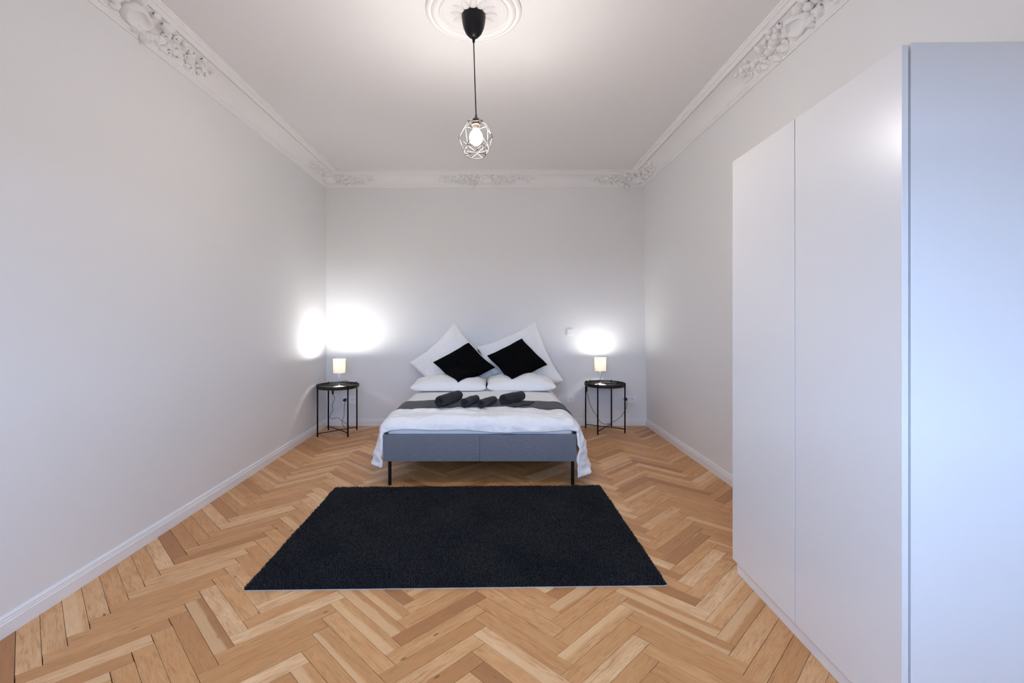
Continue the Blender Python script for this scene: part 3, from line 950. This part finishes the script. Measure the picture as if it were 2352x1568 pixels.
# brushed patches: the tuft direction and tone follow smooth random fields
def field(seed, waves, lo, hi):
    r = np.random.default_rng(seed); out = np.zeros(nt)
    for _ in range(waves):
        k = r.uniform(lo, hi); a = r.uniform(0, 2 * np.pi); out += np.sin(px * k * np.cos(a) + py * k * np.sin(a) + r.uniform(0, 6.28))
    return out / math.sqrt(waves)
f1, f2, f3 = field(1, 14, 6, 26), field(2, 14, 6, 26), field(3, 16, 20, 70)
tx = .0028 * f1 + rs.normal(0, .0022, nt); ty = .0028 * f2 + rs.normal(0, .0022, nt)
edge = np.minimum(RW / 2 - np.abs(px), RH / 2 - np.abs(py))
hgt = .019 + .0025 * rs.normal(0, 1, nt) + .0012 * f3
hgt *= np.where(edge < .006, .85, 1.0)
rad = .0021 * rs.uniform(.8, 1.3, nt)
ang = rs.uniform(0, 2 * np.pi, nt)
vs = np.zeros((nt, 7, 3), dtype=np.float32)
for k in range(3):
    a = ang + k * 2 * np.pi / 3
    vs[:, k, 0] = px + rad * 1.0 * np.cos(a); vs[:, k, 1] = py + rad * 1.0 * np.sin(a); vs[:, k, 2] = .006
    vs[:, 3 + k, 0] = px + tx * .6 + rad * .95 * np.cos(a + .4); vs[:, 3 + k, 1] = py + ty * .6 + rad * .95 * np.sin(a + .4); vs[:, 3 + k, 2] = hgt * .78
vs[:, 6, 0] = px + tx; vs[:, 6, 1] = py + ty; vs[:, 6, 2] = hgt
tri = []
for k in range(3):
    j = (k + 1) % 3
    tri += [(k, j, 3 + j), (k, 3 + j, 3 + k), (3 + k, 3 + j, 6)]
tri = np.array(tri, dtype=np.int32)
faces = (tri[None] + (np.arange(nt, dtype=np.int32) * 7)[:, None, None]).reshape(-1, 3)
me = bpy.data.meshes.new('pile')
me.vertices.add(nt * 7); me.vertices.foreach_set('co', vs.ravel())
nf = len(faces)
me.loops.add(nf * 3); me.loops.foreach_set('vertex_index', faces.ravel())
me.polygons.add(nf); me.polygons.foreach_set('loop_start', np.arange(0, nf * 3, 3, dtype=np.int32))
tone = np.clip(.30 + rs.normal(0, .24, nt), 0, 1)
tone[rs.integers(0, nt, 5)] = 3.0
ta = me.attributes.new('tone', 'FLOAT', 'POINT'); ta.data.foreach_set('value', np.repeat(tone, 7).astype(np.float32))
me.update(calc_edges=True); me.validate()
pile = obj('pile', me, M_rug, rug); pile['kind'] = 'stuff'

# ------------------------------------------------------------------ tray tables
def tray_table(loc, ang0, label):
    t = empty('tray_table', loc); tag(t, label, 'side table', 'round black tray tables beside the bed')
    zt, R = .500, .224
    smooth_angle(MB().lathe([(0, zt), (R - .012, zt), (R - .006, zt + .004), (R - .003, zt + .012), (R - .003, zt + .032), (R, zt + .034), (R + .002, zt + .032), (R + .001, zt + .004), (R - .006, zt - .003), (R - .015, zt - .004), (0, zt - .004)], 64).build('tray', M_tray, t, True), 40)
    rl = R - .004
    for k in range(4):
        a = math.radians(ang0 + 90 * k); c, s = math.cos(a), math.sin(a)
        rr = rl + .006
        MB().tube([(rr * c, rr * s, 0), (rr * c, rr * s, zt + .020)], .0078, 12).build('leg', M_black, t, True)
        MB().tube([((rr + .001) * c, (rr + .001) * s, zt + .012), ((rr + .001) * c, (rr + .001) * s, zt + .038), ((rr - .012) * c, (rr - .012) * s, zt + .040), ((rr - .013) * c, (rr - .013) * s, zt + .018)], .0045, 8).build('clip', M_black, t, True)
    for k in range(2):
        a = math.radians(ang0 + 90 * k); c, s = math.cos(a), math.sin(a); z = .034 + .008 * k
        MB().tube([(rl * c, rl * s, z), (-rl * c, -rl * s, z)], .0045, 8).build('cross_bar', M_black, t, True)
    return t
TLX, TLY, TRX, TRY = -1.728, 5.135, 1.206, 5.270
tray_table((TLX, TLY, 0), 45, 'round black metal tray table in the room corner by the long bare wall')
tray_table((TRX, TRY, 0), 58, 'round black metal tray table below the light switch side of the bed')

# ------------------------------------------------------------------ table lamps
lamp_glow = [emit_mat('table_bulb_glow', (1.0, 0.985, 0.94), q) for q in (LAMP_L, LAMP_R)]
def table_lamp(x, y, label, cord_pts, switch_at, plug, glow):
    t = empty('table_lamp', (x, y, .500)); tag(t, label, 'table lamp', 'small table lamps on the tray tables')
    smooth_angle(MB().lathe([(0, 0), (.060, 0), (.064, .003), (.064, .007), (.058, .012), (.035, .019), (.015, .024), (.007, .030), (0, .030)], 40).build('base', M_lampbase, t, True), 40)
    MB().lathe([(0, .026), (.0042, .026), (.0042, .150), (0, .150)], 14).build('stem', M_chrome, t, True, bevel=.0005)
    smooth_angle(MB().lathe([(0, .140), (.010, .140), (.012, .146), (.012, .185), (0, .185)], 20).build('lamp_holder', M_plastic, t, True), 40)
    MB().lathe([(0, .180), (.0095, .181), (.0105, .225), (.011, .262), (.0160, .280), (.0170, .291), (.0140, .303), (.0070, .309), (0, .311)], 20).build('bulb', glow, t, True)
    z0, z1 = .158, .308
    sh = MB().lathe([(.0625, z0), (.0655, z1), (.0645, z1), (.0615, z0)], 48, closed=True).build('shade', M_shade, t, True); smooth_angle(sh, 40)
    circ = lambda zz, rr: MB().tube([(rr * math.cos(2 * math.pi * k / 40), rr * math.sin(2 * math.pi * k / 40), zz) for k in range(40)], .0013, 6, closed=True)
    circ(z1 - .002, .0650).build('shade_ring', M_chrome, t, True)
    rg = circ(z0 + .002, .0620)
    for k in range(3):
        a = k * 2 * math.pi / 3 + .4; rg.tube([(.012 * math.cos(a), .012 * math.sin(a), z0 + .010), (.0620 * math.cos(a), .0620 * math.sin(a), z0 + .003)], .0012, 6)
    rg.build('shade_carrier', M_chrome, t)
    off = Vector((x, y, .500))
    cd = MB().tube([p - off for p in spline(cord_pts, 10)], .0024, 6).build('cord', M_cable, t, True)
    a = Vector(switch_at) - off
    MB().box(a.x - .010, a.x + .010, a.y - .009, a.y + .009, a.z - .030, a.z + .026).build('cord_switch', M_cable, t, bevel=.004)
    b = Vector(plug) - off
    smooth_angle(MB().add([(b.x + q[0], b.y - q[2], b.z + q[1]) for q in MB().lathe([(0, 0), (.018, 0), (.019, .012), (.016, .030), (.008, .042), (0, .044)], 20).v], MB().lathe([(0, 0), (.018, 0), (.019, .012), (.016, .030), (.008, .042), (0, .044)], 20).f).build('plug', M_cable, t, True), 40)
    return t
YW = YBACK
plugL = at(792.5, 918, YW - .012)
sw = at(764.5, 898, 5.30)
cordL = [Vector((-1.70 + .055, 5.10 + .03, .507)), Vector((-1.66, 5.30, .515)), Vector((-1.70, 5.357, .541)), Vector((-1.80, 5.375, .52)), at(764.5, 894, 5.34), at(764.5, 905, 5.32),
         at(769, 915, 5.30), at(763, 931, 5.30), at(765, 941, 5.29), at(757, 956, 5.29), at(763, 962, 5.29), at(775, 959, 5.30), at(787, 967, 5.31), at(799, 976, 5.33), at(802, 982, 5.36),
         at(795, 983, 5.40), at(787, 976, 5.41), at(786, 966, 5.42), at(790, 955, 5.43), at(791, 935, 5.44), at(792, 922, 5.455), plugL + Vector((0, -.04, 0))]
table_lamp(-1.700, 5.10, 'lit table lamp with pale drum shade beside the bare wall corner', cordL, at(764.5, 899, 5.335), plugL, lamp_glow[0])
plugR = at(1436, 916, YW - .012)
cordR = [Vector((1.158 - .04, 5.30 + .045, .507)), Vector((1.10, 5.42, .510)), Vector((1.084, 5.466, .540)), Vector((1.072, 5.485, .510)), Vector((1.050, 5.470, .470)), at(1347, 897, 5.42), at(1352, 915, 5.38), at(1358, 935, 5.36), at(1371, 956, 5.34), at(1378, 968, 5.34),
         at(1390, 974, 5.36), at(1405, 970, 5.38), at(1420, 962, 5.42), at(1432, 948, 5.44), at(1438.5, 935, 5.45), at(1440, 923, 5.458), plugR + Vector((.004, -.04, 0))]
table_lamp(1.160, 5.295, 'lit table lamp with pale drum shade below the wall light switch', cordR, at(1347, 893, 5.43), plugR, lamp_glow[1])

# ------------------------------------------------------------------ sockets and switch
def sockets(x, z, count, label):
    t = empty('wall_socket', (x, YBACK, z)); tag(t, label, 'wall socket')
    w = .0405 + (.0355 if count == 2 else 0)
    fr = MB()
    xs_ = [-.0355, .0355] if count == 2 else [0.0]
    bars = [(-w, w, .0275, .0405), (-w, w, -.0405, -.0275), (-w, xs_[0] - .0275, -.0275, .0275), (xs_[-1] + .0275, w, -.0275, .0275)]
    if count == 2: bars.append((xs_[0] + .0275, xs_[1] - .0275, -.0275, .0275))
    for (xa, xb, za, zb) in bars: fr.box(xa, xb, -.010, .001, za, zb)
    fr.build('frame', M_plastic, t)
    for ox in xs_:
        n_, iv, jf = 32, [], []
        for k in range(n_):                      # square plate around a round, open recess
            a_ = 2 * math.pi * k / n_; c_, s_ = math.cos(a_), math.sin(a_); q = .028 / max(abs(c_), abs(s_))
            iv += [(ox + q * c_, -.008, q * s_), (ox + q * c_, -.014, q * s_), (ox + .0205 * c_, -.014, .0205 * s_), (ox + .0195 * c_, -.0015, .0195 * s_)]
        for k in range(n_):
            p_, r_ = 4 * k, 4 * ((k + 1) % n_)
            jf += [(p_ + i, r_ + i, r_ + i + 1, p_ + i + 1) for i in range(3)]
        jf.append(tuple(4 * k + 3 for k in range(n_)))
        io = MB().add(iv, jf).build('insert', M_plastic, t)
        for hx in (-.0095, .0095):
            lh = MB().lathe([(.0028, .0010), (.0028, .0018), (0, .0020)], 10)
            MB().add([(ox + hx + a, -c - .0002, b) for a, b, c in lh.v], lh.f).build('pin_hole', M_hole, io)
        for hz in (-.0185, .0185):
            MB().box(ox - .003, ox + .003, -.0135, -.001, hz - .0018, hz + .0018).build('earth_clip', M_chrome, io)
    return t
sockets(at(802.5, 917.5, YW).x, at(802.5, 917.5, YW).z, 2, 'white double wall socket behind the table in the bare wall corner')
sockets(at(1310.5, 916, YW).x, at(1310.5, 916, YW).z, 1, 'white single wall socket between bed and tray table')
sockets(at(1444, 916, YW).x, at(1444, 916, YW).z, 2, 'white double wall socket below the light switch side table')
p = at(1308.5, 763, YW)
swt = empty('light_switch', (p.x, YBACK, p.z)); tag(swt, 'white square light switch on the wall above the pillows', 'light switch')
MB().box(-.0405, .0405, -.010, .001, -.0405, .0405).build('frame', M_plastic, swt, bevel=.0025)
rk = MB().add([(-.029, -.010, -.029), (.029, -.010, -.029), (.029, -.010, .029), (-.029, -.010, .029), (-.028, -.019, -.028), (.028, -.019, -.028), (.028, -.014, .028), (-.028, -.014, .028)],
              [(0, 1, 2, 3), (4, 5, 6, 7), (0, 1, 5, 4), (1, 2, 6, 5), (2, 3, 7, 6), (3, 0, 4, 7)]).build('rocker', M_plastic, swt, bevel=.001)
